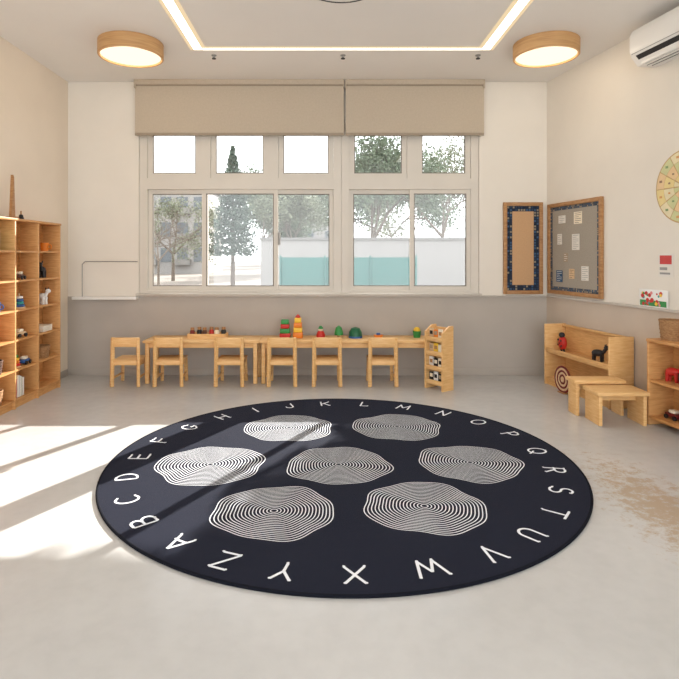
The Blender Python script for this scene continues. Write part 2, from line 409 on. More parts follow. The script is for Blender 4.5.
# round wall chart
s = MB(); R0 = .285; n = 12
rr_ = random.Random(11)
for i in range(n):
    for k, (ra, rb) in enumerate(((.02, .1), (.104, .2), (.204, .274))):
        a0 = 2*PI*i/n+.003/max(ra, .05); a1 = 2*PI*(i+1)/n-.003/max(ra, .05)
        st = 6
        o_ = [(rb*math.cos(a0+(a1-a0)*j/st), rb*math.sin(a0+(a1-a0)*j/st)) for j in range(st+1)]
        i_ = [(ra*math.cos(a1+(a0-a1)*j/st), ra*math.sin(a1+(a0-a1)*j/st)) for j in range(st+1)]
        s.prism(i_+o_, 'y', -.0055, -.003, (i+k*3) % 4)
    am = 2*PI*(i+.5)/n
    for R_ in (.15, .24):
        q_ = .010 if R_ < .2 else .013
        cx_, cz_ = R_*math.cos(am), R_*math.sin(am)
        s.box(cx_-q_, cx_+q_, -.007, -.0055, cz_-q_*.7, cz_+q_*.7, 0, 4+rr_.randrange(3))
root = thing('round_wall_chart', 'round pale yellow segmented chart on the right wall', 'wall chart', RW(0, 1.85, 1.835), RZ)
s.build('segments', [mat('chart_yellow', (232, 212, 150), .7), mat('chart_sand', (232, 220, 184), .7), mat('chart_green', (208, 208, 158), .7), mat('chart_peach', (230, 200, 156), .7), mat('chart_mark_orange', (214, 160, 100), .7), mat('chart_mark_green', (136, 160, 110), .7), mat('chart_mark_brown', (150, 120, 96), .7)], root)
q = MB(); q.cyl((0, 0, 0), (0, -.0035, 0), R0, seg=64); q.build('backing', mat('chart_tan', (196, 164, 116), .7), root)
def redp(p, w_, h_):
    p.box(w_*.1, w_*.9, -.003, -.0015, h_*.55, h_*.92, 0, 1); p.box(w_*.1, w_*.6, -.003, -.0015, h_*.3, h_*.42, 0, 2); p.box(w_*.1, w_*.8, -.003, -.0015, h_*.12, h_*.2, 0, 2)
paper(1.59, 1.13, .15, .19, [M_paper, M_red, M_grey], 'small white notice with red block below the round chart', 'wall_notice', 'notice', .001, None, redp)
def gp(p, w_, h_):
    rp = random.Random(4)
    p.box(w_*.04, w_*.96, -.0065, -.006, h_*.06, h_*.38, 0, 1)
    for i in range(26):
        a = rp.uniform(.05, .82)*w_; b = rp.uniform(.1, .75)*h_; rr = rp.uniform(.008, .019)
        p.cyl((a+rr, -.006, b+rr*.5), (a+rr, -.0068-.0001*i, b+rr*.5), rr, seg=10, mi=rp.choice([1, 2, 2, 3, 4, 5]))
p = MB(); p.box(0, .31, -.006, 0, 0, .145, .002); gp(p, .31, .145)
p.build('picture_card', [M_white, M_green, M_red, M_yellow, M_teal, M_pink], None, RW(-.010, 1.39, .881), RZ, 'colourful red and green painted picture standing on right wall ledge', 'picture')

# wall shelf with wire rail left of window
r = thing('wall_ledge_shelf', 'thin white wall shelf with wire rail left of the window', 'shelf', (bx(76), YB, bz(299)))
MB().box(0, .69, -.11, 0, 0, .03, .005).build('board', M_white, r)
s = MB(); s.tube([(.09, -.05, .03), (.09, -.05, .38), (.12, -.05, .41), (.67, -.05, .41), (.67, -.0, .41)], .0045)
s.build('wire_rail', M_metal, r)

# ---------------------------------------------------------------- rug
def rug():
    RX, RY, RR = .104, 3.555, 1.456; TK = .012
    def fl(px, py): Y = F*(H-TK)/(py-HZ); return ((px-VX)*Y/F-RX, Y-RY)
    s = MB()
    s.lathe([(0, 0), (RR-.012, 0), (RR-.012, TK), (0, TK)], seg=160)
    t = bmesh.new(); zc = [TK+.0012]
    def ribbon(pts, wd, closed=False, z=None):
        z = zc[0] if z is None else z
        n = len(pts); V = []
        for i, p in enumerate(pts):
            a = pts[i-1] if (i > 0 or closed) else p; b = pts[(i+1) % n] if (i < n-1 or closed) else p
            d = Vector((b[0]-a[0], b[1]-a[1])); d.normalize(); nn = Vector((-d.y, d.x))*wd/2
            V.append((t.verts.new((p[0]+nn.x, p[1]+nn.y, z)), t.verts.new((p[0]-nn.x, p[1]-nn.y, z))))
        for i in range(n if closed else n-1):
            j = (i+1) % n; t.faces.new((V[i][1], V[j][1], V[j][0], V[i][0]))
    def disc(p, r, z):
        t.faces.new([t.verts.new((p[0]+r*math.cos(k*PI/6), p[1]+r*math.sin(k*PI/6), z)) for k in range(12)])
    rnd = random.Random(5)
    def motif(cx, cy, R):
        ph = [rnd.uniform(0, 6.28) for _ in range(4)]
        N = 17
        for j in range(1, N+1):
            r0 = R*j/N; u = (j/N)
            pts = []
            for k in range(120):
                th = 2*PI*k/120
                f = 1+u*(.03*math.sin(3*th+ph[0])+.03*math.sin(5*th+ph[1]+u)+.022*math.sin(8*th+ph[2]))
                pts.append((cx+r0*f*math.cos(th), cy+r0*f*math.sin(th)*.95))
            ribbon(pts, .0056, True, TK+.0012)
    for (x0, x1, y0, y1) in ((243, 335, 414, 444), (351, 443, 413, 443), (154, 267, 446, 487), (285, 392, 446, 487), (417, 523, 444, 485), (211, 337, 486, 542), (362, 487, 482, 536)):
        Ya = F*(H-TK)/(y0-HZ); Yb = F*(H-TK)/(y1-HZ); Yc = (Ya+Yb)/2
        cx = ((x0+x1)/2-VX)*Yc/F-RX
        Rm = (x1-x0)/2*Yc/F*.955
        motif(cx, Yc-RY, Rm*.75+.078)
    def arc(cx, cy, rx, ry, a0, a1, n=12): return [(cx+rx*math.cos(math.radians(a0+(a1-a0)*i/n)), cy+ry*math.sin(math.radians(a0+(a1-a0)*i/n))) for i in range(n+1)]
    G = {
     'A': [[(-.4, 0), (0, 1)], [(0, 1), (.38, 0)], [(-.26, .34), (.27, .38)]],
     'B': [[(-.28, 0), (-.28, 1)], [(-.28, 1)]+arc(-.02, .77, .26, .23, 90, -90)+[(-.28, .53)], [(-.28, .53)]+arc(0, .27, .32, .27, 90, -90)+[(-.28, 0)]],
     'C': [arc(.06, .5, .38, .5, 50, 310, 20)],
     'D': [[(-.3, 0), (-.3, 1)], [(-.3, 1)]+arc(-.1, .5, .45, .5, 90, -90, 18)+[(-.3, 0)]],
     'E': [[(.3, 1), (-.26, 1)], [(-.26, 1), (-.28, 0)], [(-.28, 0), (.32, 0)], [(-.27, .52), (.22, .54)]],
     'F': [[(.32, 1), (-.25, 1)], [(-.25, 1), (-.27, 0)], [(-.26, .52), (.22, .54)]],
     'G': [arc(.02, .5, .38, .5, 48, 335, 20), [(.38, .42), (.08, .42)]],
     'H': [[(-.3, 0), (-.3, 1)], [(.3, 0), (.32, 1)], [(-.3, .5), (.3, .52)]],
     'I': [[(0, 0), (.02, 1)]],
     'J': [[(.24, 1), (.24, .3)]+arc(-.02, .28, .26, .28, 0, -170, 12)],
     'K': [[(-.26, 0), (-.26, 1)], [(.32, 1), (-.26, .42)], [(-.06, .6), (.34, 0)]],
     'L': [[(-.2, 1), (-.24, 0)], [(-.24, 0), (.3, .02)]],
     'M': [[(-.42, 0), (-.34, 1)], [(-.34, 1), (0, .3)], [(0, .3), (.34, 1)], [(.34, 1), (.42, 0)]],
     'N': [[(-.32, 0), (-.3, 1)], [(-.3, 1), (.3, 0)], [(.3, 0), (.32, 1)]],
     'O': [arc(0, .5, .4, .5, 90, 450, 24)],
     'P': [[(-.24, 0), (-.24, 1)], [(-.24, 1)]+arc(.02, .74, .28, .26, 90, -90)+[(-.24, .48)]],
     'Q': [arc(0, .52, .4, .48, 90, 450, 24), [(.08, .26), (.4, -.06)]],
     'R': [[(-.26, 0), (-.26, 1)], [(-.26, 1)]+arc(0, .75, .28, .25, 90, -90)+[(-.26, .5)], [(-.04, .5), (.34, 0)]],
     'S': [arc(0, .75, .27, .25, 35, 260, 12)+arc(0, .25, .3, .25, 90, -150, 14)],
     'T': [[(-.38, 1), (.38, 1)], [(0, 1), (0, 0)]],
     'U': [[(-.32, 1), (-.32, .35)]+arc(0, .34, .32, .34, 180, 360, 12)+[(.32, 1)]],
     'V': [[(-.36, 1), (0, 0)], [(0, 0), (.36, 1)]],
     'W': [[(-.55, 1), (-.28, 0)], [(-.28, 0), (0, .72)], [(0, .72), (.28, 0)], [(.28, 0), (.55, 1)]],
     'X': [[(-.36, 1), (.36, 0)], [(.36, 1), (-.36, 0)]],
     'Y': [[(-.34, 1), (0, .48)], [(.36, 1), (0, .48)], [(0, .48), (-.02, 0)]],
     'Z': [[(-.34, 1), (.34, 1)], [(.34, 1), (-.36, 0)], [(-.36, 0), (.38, .02)]],
    }
    pos = {'A': (178, 543), 'B': (143, 522), 'C': (128, 500), 'D': (129, 477), 'E': (142, 457), 'F': (163, 441), 'G': (192, 428), 'H': (225, 418),
           'I': (257, 411), 'J': (290, 407), 'K': (325, 405), 'L': (364, 405), 'M': (403, 408), 'N': (443, 413.5), 'O': (479, 422), 'P': (511, 434),
           'Q': (535, 451), 'R': (552, 470), 'S': (558, 490), 'T': (552, 512), 'U': (530, 534), 'V': (492, 554), 'W': (430, 569), 'X': (355, 576), 'Y': (283, 573), 'Z': (224, 562)}
    S = .118
    for ch, (px, py) in pos.items():
        x, y = fl(px, py); a = math.atan2(y, x); rr = math.hypot(x, y); LR = rr*.5+1.31*.5
        up = Vector((math.cos(a), math.sin(a))); rt = Vector((up.y, -up.x))
        for si, st in enumerate(G[ch]):
            pts = []
            for (x, y) in st:
                p = up*(LR+(y-.5)*S)+rt*x*S
                pts.append((p.x, p.y))
            z = TK+.0012+.0005*si
            ribbon(pts, .0132, False, z)
            disc(pts[0], .0066, z+.0022); disc(pts[-1], .0066, z+.0026)
            if ch in 'BDPR' and si > 0: disc(pts[1], .0066, z+.003); disc(pts[-2], .0066, z+.0034)
    for f in t.faces:
        f.normal_update()
        if f.normal.z < 0: f.normal_flip()
    s._merge(t, 1)
    root = thing('round_alphabet_rug', 'large round navy rug with white alphabet border and ring motifs', 'rug', (RX, RY, 0))
    s.build('pile', [M_navy, M_print], root)
    MB().torus((0, 0, .0075), RR-.0085, .0075, 'z', 160, 10).build('bound_edge', M_navye, root)
rug()

# ---------------------------------------------------------------- tables and chairs
def table(x0, x1, label):
    cx = (x0+x1)/2; hw = (x1-x0)/2; cy = 5.82; hd = .2
    r = thing('low_table', label, 'table', (cx, cy, 0), 0, 'low wooden tables under the window')
    MB().box(-hw, hw, -hd, hd, .415, .44, .005).build('tabletop', M_woodh, r)
    for sx in (-1, 1):
        for sy in (-1, 1):
            lx = sx*(hw-.04); ly = sy*(hd-.04)
            MB().box(lx-.02, lx+.02, ly-.02, ly+.02, 0, .415, .004).build('leg', M_wood, r)
    a = MB(); e = hw-.065
    a.box(-e, e, -hd+.03, -hd+.048, .365, .415); a.box(-e, e, hd-.048, hd-.03, .365, .415)
    a.box(-e-.018, -e, -hd+.03, hd-.03, .365, .415); a.box(e, e+.018, -hd+.03, hd-.03, .365, .415)
    a.build('apron', M_woodh, r)
table(-1.85, -.67, 'shorter low wooden table under the left window, carrying the jar tray')
table(-.667, 1.165, 'longer low wooden table under the window, carrying the colourful toys')

ch = thing('child_chair', 'leftmost small wooden chair, at the end of the tables', 'chair', (-1.985, 5.655, 0), 0, 'small wooden chairs along the tables')
for sx in (-1, 1):
    MB().bar((sx*.132, -.145, 0), (sx*.125, -.135, .49), .030, .036, .006).build('back_post', M_wood, ch)
    MB().bar((sx*.126, .135, 0), (sx*.118, .125, .245), .028, .032, .005).build('leg', M_wood, ch)
MB().box(-.122, .122, -.149, -.121, .395, .489, .008).build('top_rail', M_woodh, ch)
MB().box(-.139, .139, -.118, .155, .245, .265, .007).build('seat', M_woodh, ch)
a = MB(); a.box(-.116, .116, -.147, -.13, .215, .26, .003); a.box(-.11, .11, .115, .133, .2, .245, .003)
a.box(-.128, -.114, -.122, .108, .2, .245); a.box(.114, .128, -.122, .108, .2, .245)
a.build('seat_apron', M_woodh, ch)
for sx in (-1, 1): MB().bar((sx*.126, -.13, .085), (sx*.122, .125, .085), .016, .022, .003).build('stretcher', M_wood, ch)
labs = ['second small wooden chair from the left, slightly turned', 'third small wooden chair from the left, below the jar tray',
        'fourth small wooden chair from the left, below the block towers', 'fifth small wooden chair from the left, below the green toys',
        'rightmost small wooden chair, nearest the upright rack']
for x, l, rz in zip((-1.565, -.951, -.43, .02, .575), labs, (.05, -.02, .02, 0, .02)):
    dup(ch, (x, 5.655, 0), rz, l)

# toys on the tables -------------------------------------------------------
ZT = .4402
tr = thing('toy_tray', 'shallow wooden tray of small jars on the shorter table', 'tray', (-1.23, 5.84, ZT))
s = MB(); s.box(-.2, .2, -.08, .08, 0, .01); s.box(-.2, .2, -.08, -.07, .01, .05); s.box(-.2, .2, .07, .08, .01, .05)
s.box(-.2, -.19, -.07, .07, .01, .05); s.box(.19, .2, -.07, .07, .01, .05); s.box(-.005, .005, -.07, .07, .01, .05)
s.build('box', M_woodh, tr)
jc = [(M_maroon, 'maroon'), (M_dark, 'black'), (M_brown, 'brown'), (M_red, 'red'), (M_cream, 'cream'), (M_dark, 'dark')]
for i, (m, cn) in enumerate(jc):
    j = thing('small_jar', '%s small jar, number %d from the left in the tray' % (cn, i+1), 'jar', (-1.39+.064*i, 5.84+(.02 if i % 2 else -.02), ZT+.0102), 0, 'jars in the wooden tray')
    MB().lathe([(0, 0), (.024, 0), (.026, .01), (.026, .06), (.018, .075), (0, .075)], seg=16).build('body', m, j)
    MB().lathe([(0, .075), (.02, .075), (.02, .1), (0, .1)], seg=16).build('lid', M_woodd, j)
def tower(loc, blocks, label):
    r = thing('stacking_tower', label, 'stacking toy', loc, 0, 'block towers on the table'); z = 0
    for (w_, h_, m) in blocks:
        MB().box(-w_/2, w_/2, -w_/2, w_/2, z, z+h_, .006).build('block', m, r); z += h_
    return r
tower((-.42, 5.84, ZT), [(.11, .05, M_red), (.1, .05, M_green), (.09, .045, M_red), (.08, .045, M_green)], 'red and green block tower on the longer table')
t2 = tower((-.285, 5.84, ZT), [(.1, .06, M_orange), (.09, .05, M_yellow), (.085, .05, M_orange), (.07, .05, M_yellow)], 'taller orange and yellow block tower with red top')
MB().lathe([(0, .21), (.03, .21), (.02, .23), (0, .25)], seg=4).build('roof', M_red, t2)
g = thing('peg_doll', 'small red toy figure with green cap between tower and domes', 'toy', (-.045, 5.84, ZT))
MB().lathe([(0, 0), (.045, 0), (.048, .03), (.03, .07), (0, .075)], seg=20).build('body', M_red, g)
MB().ell((0, 0, .09), .026, .026, .026).build('head', M_cream, g)
MB().lathe([(0, .13), (.02, .115), (.03, .095), (0, .095)], seg=20).build('cap', M_green, g)
g = thing('toy_tree', 'narrow green toy tree on the table behind fifth chair', 'toy', (.145, 5.84, ZT))
MB().lathe([(0, .13), (.03, .11), (.046, .06), (.046, .03), (0, .025)], seg=20).build('crown', M_green, g)
MB().cyl((0, 0, 0), (0, 0, .03), .015).build('trunk', M_woodd, g)
g = thing('toy_dome', 'wide dark green toy dome right of the narrow toy tree', 'toy', (.32, 5.84, ZT))
MB().lathe([(.07, .02), (.068, .06), (.045, .1), (0, .115)], seg=24).build('shell', mat('deep_green', (26, 96, 64), .4), g)
MB().lathe([(0, 0), (.072, 0), (.072, .02), (0, .02)], seg=24).build('base', M_blue, g)
g = thing('toy_boat', 'small flat orange toy boat between green dome and cup', 'toy', (.56, 5.84, ZT))
MB().prism([(-.05, .03), (-.035, 0), (.035, 0), (.05, .03)], 'y', -.02, .02).build('hull', M_orange, g)
MB().box(-.02, .02, -.012, .012, .03, .05, .003).build('cabin', M_blue, g)
g = thing('toy_cup', 'green toy cup with yellow ball near table right end', 'toy', (.97, 5.86, ZT))
MB().lathe([(0, 0), (.035, 0), (.045, .07), (.041, .07), (.032, .006), (0, .006)], seg=20).build('cup', M_green, g)
MB().ell((0, 0, .075), .036, .036, .036).build('ball', M_yellow, g)

# upright rack
RKX, RKY, RKA = 1.115, 5.435, -.95
r = thing('display_rack', 'upright wooden rack of picture cards at right end of tables', 'rack', (RKX, RKY, 0), RKA)
for sx in (-1, 1):
    MB().prism([(-.075, 0), (.075, 0), (.075, .62), (.02, .62), (-.075, .56)], 'x', sx*.11-.01, sx*.11+.01).build('side_panel', M_wood, r)
MB().box(-.10, .10, .057, .069, .05, .6).build('back_panel', M_woodh, r)
for k in range(4): MB().box(-.10, .10, -.07, .057, .05+.14*k, .062+.14*k).build('shelf', M_woodh, r)
for k in range(4): MB().box(-.10, .10, -.075, -.067, .062+.14*k, .095+.14*k, .002).build('front_slat', M_woodh, r)
def rk(lx, ly, z): return (RKX+lx*math.cos(RKA)-ly*math.sin(RKA), RKY+lx*math.sin(RKA)+ly*math.cos(RKA), z)
bc = [(M_dark, 'black'), (M_white, 'white'), (M_dark, 'charcoal'), (M_white, 'plain white'), (M_dark, 'dark'), (M_cream, 'cream'), (M_woodp, 'tan'), (M_yellow, 'yellow'), (M_cream, 'ivory'), (M_woodp, 'birch'), (M_orange, 'amber'), (M_cream, 'pale')]
rows = ['bottom', 'second', 'third', 'top']; poss = ['left', 'middle', 'right']
for i, (m, cn) in enumerate(bc):
    k, j = divmod(i, 3)
    b = MB(); b.box(-.028, .028, -.006, .006, 0, .10+.01*((i*7) % 2), .002); b.box(-.018, .018, -.0075, -.006, .05, .085, 0, 1)
    b.build('picture_card', [m, [M_cream, M_dark, M_bg2, M_woodd][i % 4]], None, rk(-.066+.066*j, -.03-.008*j, .0622+.14*k), RKA,
            '%s picture card, %s on the %s shelf of the upright rack' % (cn, poss[j], rows[k]), 'card', 'cards in the upright rack')

# ---------------------------------------------------------------- left shelf unit
LS = (XL+.012, 5.49, 0)
sh = thing('open_shelf_unit', 'tall open wooden shelf unit along the left wall', 'shelf unit', LS)
D = .175; LY = [0, -.41, -.79, -1.19, -1.58]
ZR = [.08+.2533*i for i in range(7)]
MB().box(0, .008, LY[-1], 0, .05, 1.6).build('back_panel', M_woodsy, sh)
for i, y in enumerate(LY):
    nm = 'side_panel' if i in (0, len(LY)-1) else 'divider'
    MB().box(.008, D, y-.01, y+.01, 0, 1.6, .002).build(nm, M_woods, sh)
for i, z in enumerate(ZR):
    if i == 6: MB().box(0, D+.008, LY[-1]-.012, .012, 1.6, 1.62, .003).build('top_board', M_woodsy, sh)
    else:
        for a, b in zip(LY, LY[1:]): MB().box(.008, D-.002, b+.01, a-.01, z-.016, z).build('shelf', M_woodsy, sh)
MB().box(.14, .15, LY[-1], 0, 0, .064).build('plinth', M_woods, sh)
cellY = [5.285, 4.89, 4.50, 4.105]
def cell(c, r_, dx=.1, dy=0): return (LS[0]+dx, cellY[c]+dy, ZR[r_]+.0005)
cn = ['far', 'second', 'third', 'nearest']; rn = ['bottom', 'second', 'third', 'fourth', 'fifth', 'top']
def where(c, r_): return '%s column, %s shelf from floor' % (cn[c], rn[r_]) if r_ not in (0, 5) else '%s column, %s shelf' % (cn[c], rn[r_])
def basket(loc, r_, h_, m, label, rz=0, rim=None, nm='woven_basket', group=None):
    o = thing(nm, label, 'basket', loc, rz, group)
    MB().lathe([(0, 0), (r_*.82, 0), (r_, h_), (r_*.93, h_), (r_*.76, .008), (0, .008)], seg=28).build('body', m, o)
    MB().torus((0, 0, h_), r_*.965, .006).build('rim', rim or m, o)
    for k in range(4): MB().torus((0, 0, h_*(k+.7)/5), r_*(.82+.18*(k+.7)/5), .004, 'z', 28, 6).build('weave_band', m, o)
    return o
def car(loc, m, label, rz=0):
    o = thing('toy_car', label, 'toy car', loc, rz)
    MB().box(-.03, .03, -.06, .06, .015, .045, .008).build('body', m, o)
    MB().box(-.025, .025, -.03, .03, .045, .07, .008).build('cabin', M_cream, o)
    for sx in (-1, 1):
        for sy in (-1, 1): MB().cyl((sx*.03, sy*.038, .017), (sx*.042, sy*.038, .017), .017, seg=16).build('wheel', M_dark, o)
def animal(loc, m, label, rz=0):
    o = thing('toy_animal', label, 'toy animal', loc, rz)
    b = MB(); b.ell((0, 0, .075), .032, .055, .032)
    for sx in (-1, 1):
        for sy in (-1, 1): b.cyl((sx*.018, sy*.035, 0), (sx*.018, sy*.033, .07), .011, .014, 10)
    b.cyl((0, -.045, .085), (0, -.07, .12), .017, .014, 12); b.ell((0, -.078, .128), .02, .028, .02)
    b.build('body', m, o)
    for sx in (-1, 1): MB().ell((sx*.015, -.065, .15), .006, .004, .012, 0, 8).build('ear', M_dark, o)
def cup(loc, m, label):
    o = thing('toy_beaker', label, 'cup', loc)
    MB().lathe([(0, 0), (.032, 0), (.038, .08), (.034, .08), (.028, .006), (0, .006)], seg=20).build('body', m, o)
    MB().torus((.045, 0, .042), .02, .005, 'y', 16, 8).build('handle', m, o)
def ringst(loc, ms, label):
    o = thing('ring_stacker', label, 'stacking toy', loc)
    MB().lathe([(0, 0), (.05, 0), (.05, .01), (.006, .012), (.006, .13), (0, .135)], seg=20).build('post', M_woodp, o)
    for i, m in enumerate(ms): MB().torus((0, 0, .023+.024*i), .034-.005*i, .012).build('ring', m, o)
def books(c, r_, n, cols_, h0=.17):
    y = cellY[c]-.13
    for i in range(n):
        t_ = .014+.008*((i*5) % 3); m, cc = cols_[i % len(cols_)]; h_ = h0+.01*((i*3) % 4)
        b = MB(); b.box(-.06, .055, 0, t_, 0, h_, .002); b.box(-.055, .0565, .002, t_-.002, .002, h_-.002, 0, 1)
        b.build('book', [m, M_paper], None, (LS[0]+.095, y, ZR[r_]+.0005), 0, '%s book, %s; stands %s' % (cc, 'number %d of the row' % (i+1), where(c, r_)), 'book', 'books in the left shelf unit')
        y += t_+.002
animal(cell(0, 4), M_dark, 'dark toy animal, far column, fifth shelf from floor', .3)
animal(cell(0, 3), M_white, 'white toy animal, far column, fourth shelf from floor', 1.2)
s = MB()
for k in range(8): s.box(-.06+.003*(k % 2), .06+.003*(k % 2), -.09, .09, .007*k, .007*k+.0068, 0, k % 2)
s.build('paper_stack', [M_paper, M_cream], None, cell(0, 2, .095), .05, 'stack of white paper, far column of left shelf', 'paper stack')
basket(cell(0, 1, .095), .075, .11, M_wicker, 'light wicker basket, far column, second shelf from floor')
cup(cell(0, 5, .1, .05), M_orange, 'orange beaker, far column, top shelf')
car(cell(1, 4), M_brown, 'brown toy car, second column, fifth shelf from floor', .2)
ringst(cell(1, 3), [M_blue, M_teal, M_blue, M_white], 'blue and teal ring stacker in the second column')
car(cell(1, 2), M_woodp, 'pale wooden toy car, second column, third shelf from floor', -.15)
ringst(cell(1, 1, .1, -.07), [M_red, M_orange, M_yellow, M_green], 'red to green ring stacker in the second column')
car(cell(1, 1, .1, .08), M_blue, 'blue toy car, second column, second shelf from floor', .1)
books(1, 0, 5, [(M_red, 'red'), (M_cream, 'cream'), (M_blue, 'blue'), (M_green, 'green'), (M_brown, 'brown')], .16)
books(2, 5, 6, [(M_brown, 'brown'), (M_dark, 'black'), (M_orange, 'orange'), (M_cream, 'cream'), (M_maroon, 'maroon'), (M_teal, 'teal')], .13)
cup(cell(2, 3, .1, .04), M_blue, 'blue beaker, third column, fourth shelf from floor')
cup(cell(2, 3, .1, -.08), M_red, 'red beaker, third column, fourth shelf from floor')
animal(cell(2, 4), M_brown, 'brown toy animal, third column, fifth shelf from floor', .6)
ringst(cell(2, 2), [M_orange, M_red, M_cream, M_red], 'orange and red ring stacker in the third column')
basket(cell(2, 1, .095), .078, .11, M_wickerd, 'dark wicker basket, third column, second shelf from floor')
basket(cell(2, 0, .095), .078, .12, M_wicker, 'light wicker basket, third column, bottom shelf')
o = thing('wooden_obelisk', 'tall narrow wooden obelisk standing on left shelf unit', 'ornament', (-2.70, 4.79, 1.6205))
MB().box(-.04, .04, -.04, .04, 0, .02, .004).build('base', M_woodd, o)
MB().prism([(-.028, .02), (.028, .02), (.01, .36), (-.002, .38)], 'x', -.012, .012).build('blade', M_woodd, o)
o = thing('toy_bell', 'small dark bell on the shelf unit beside the obelisk', 'ornament', (-2.70, 4.93, 1.6205))
MB().lathe([(0, 0), (.03, 0), (.022, .02), (.015, .045), (0, .052)], seg=20).build('bell', M_dark, o)
MB().cyl((0, 0, .05), (0, 0, .08), .006).build('handle', M_woodd, o)
s = MB(); s.tube([(0, 0, 0), (.03, .01, -.12), (.035, .012, -.45), (.01, .0, -.75), (-.02, -.01, -.95)], .0035)
s.build('power_cord', M_grey, None, (XL+.05, 5.62, 1.55), 0, 'thin grey cord hanging on left wall beyond the shelf unit', 'cord')

# ---------------------------------------------------------------- right toy cabinet
tc = thing('toy_cabinet', 'low open wooden toy cabinet below the large notice board', 'cabinet', RW(-.021, .36, 0), TH)
W_ = .98; Dp = .235
MB().box(-Dp, 0, -.022, 0, 0, .61, .004).build('side_panel', M_wood, tc)
MB().box(-Dp, 0, -W_, -W_+.022, 0, .61, .004).build('side_panel', M_wood, tc)
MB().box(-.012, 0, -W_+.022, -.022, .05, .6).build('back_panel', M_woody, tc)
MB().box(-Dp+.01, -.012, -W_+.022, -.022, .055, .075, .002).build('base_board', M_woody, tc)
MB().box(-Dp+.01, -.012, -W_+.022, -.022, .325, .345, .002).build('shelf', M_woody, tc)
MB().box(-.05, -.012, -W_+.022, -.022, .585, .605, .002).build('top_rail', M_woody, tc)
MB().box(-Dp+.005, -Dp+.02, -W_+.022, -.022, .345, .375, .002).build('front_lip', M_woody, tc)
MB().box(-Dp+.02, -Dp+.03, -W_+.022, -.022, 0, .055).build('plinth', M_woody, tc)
o = thing('ring_wheel_toy', 'dark red and tan coiled ring toy on floor before cabinet', 'toy', RW(-.31, .76, .0005), TH)
for k, R_ in enumerate((.118, .098, .078, .058, .038, .018)):
    MB().torus((0, 0, .13), R_, .0102, 'x', 40, 10).build('ring', M_maroon if k % 2 == 0 else M_woodp, o)
s = MB(); s.box(.010, .02, -.12, .12, .12, .14, .003); s.box(.0105, .0195, -.01, .01, .0, .24, .003); s.box(-.025, .025, -.05, .05, 0, .011, .003); s.build('stand', M_woodd, o)
o = thing('toy_ladybird', 'red spotted beetle toy at far end of toy cabinet', 'toy', RW(-.14, .50, .3455), TH)
MB().ell((0, 0, .085), .038, .05, .07).build('body', M_red, o)
MB().ell((-.008, 0, .165), .028, .032, .028).build('head', M_dark, o)
for (y, z) in ((-.025, .06), (.025, .068), (-.02, .11), (.023, .118), (0, .085)): MB().ell((-.034, y, z), .008, .010, .010, 0, 10).build('spot', M_dark, o)
for sy in (-1, 1): MB().cyl((0, sy*.022, 0), (0, sy*.018, .035), .010).build('foot', M_dark, o)
animal(RW(-.13, 1.02, .3455), M_dark, 'small black toy animal on the toy cabinet shelf', .8)
car(RW(-.13, 1.0, .0755), M_orange, 'orange toy car in the bottom of toy cabinet', .2)

# benches
def bench(loc, rz, lx, ly, h_, label):
    r = thing('low_bench', label, 'bench', loc, rz, 'small wooden benches')
    MB().box(-lx/2, lx/2, -ly/2, ly/2, h_-.03, h_, .006).build('seat', M_woodh, r)
    for sx in (-1, 1): MB().box(sx*(lx/2-.03)-.014, sx*(lx/2-.03)+.014, -ly/2+.015, ly/2-.015, 0, h_-.03, .004).build('leg', M_wood, r)
    MB().box(-lx/2+.045, lx/2-.045, -.01, .01, h_-.09, h_-.03, .003).build('brace', M_woodh, r)
bench((2.235, 4.585, 0), .0, .42, .18, .29, 'small bench farther back, beside the toy cabinet')
bench((2.275, 4.35, 0), .0, .40, .26, .26, 'small bench nearer the rug, beside the right shelf')

# right shelf unit
rs = thing('low_shelf_unit', 'low wooden shelf unit along right wall, cut by photo edge', 'shelf unit', RW(-.021, 1.75, 0), TH)
D2 = .225; L2 = 1.3
for i, y in enumerate((0, -.64, -L2)):
    MB().box(-D2, 0, y-.022, y, 0, .64, .004).build('side_panel' if i != 1 else 'divider', M_woods, rs)
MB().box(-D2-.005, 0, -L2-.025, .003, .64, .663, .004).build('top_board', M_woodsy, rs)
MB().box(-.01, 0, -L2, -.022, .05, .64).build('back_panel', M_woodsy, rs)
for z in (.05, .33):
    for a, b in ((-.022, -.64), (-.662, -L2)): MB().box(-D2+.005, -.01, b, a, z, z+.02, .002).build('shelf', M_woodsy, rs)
basket(RW(-.135, 1.87, .6635), .085, .15, M_wicker, 'tall wicker basket on top of the right shelf unit')
o = thing('toy_pot', 'round black toy pot on right shelf unit', 'toy pot', RW(-.13, 2.03, .3505))
MB().lathe([(0, 0), (.05, 0), (.07, .03), (.07, .08), (.064, .08), (.06, .03), (0, .01)], seg=28).build('body', M_dark, o)
MB().lathe([(0, .1), (.03, .095), (.066, .082), (0, .082)], seg=28).build('lid', M_dark, o)
MB().ell((0, 0, .108), .01, .01, .01).build('knob', M_woodd, o)
animal(RW(-.13, 1.88, .3505), M_red, 'red toy animal beside the black toy pot', .5)
basket(RW(-.12, 2.08, .0705), .08, .13, M_wicker, 'light basket on bottom of right shelf unit')
car(RW(-.13, 1.89, .0705), M_maroon, 'dark red toy car on bottom of right shelf unit', .2)

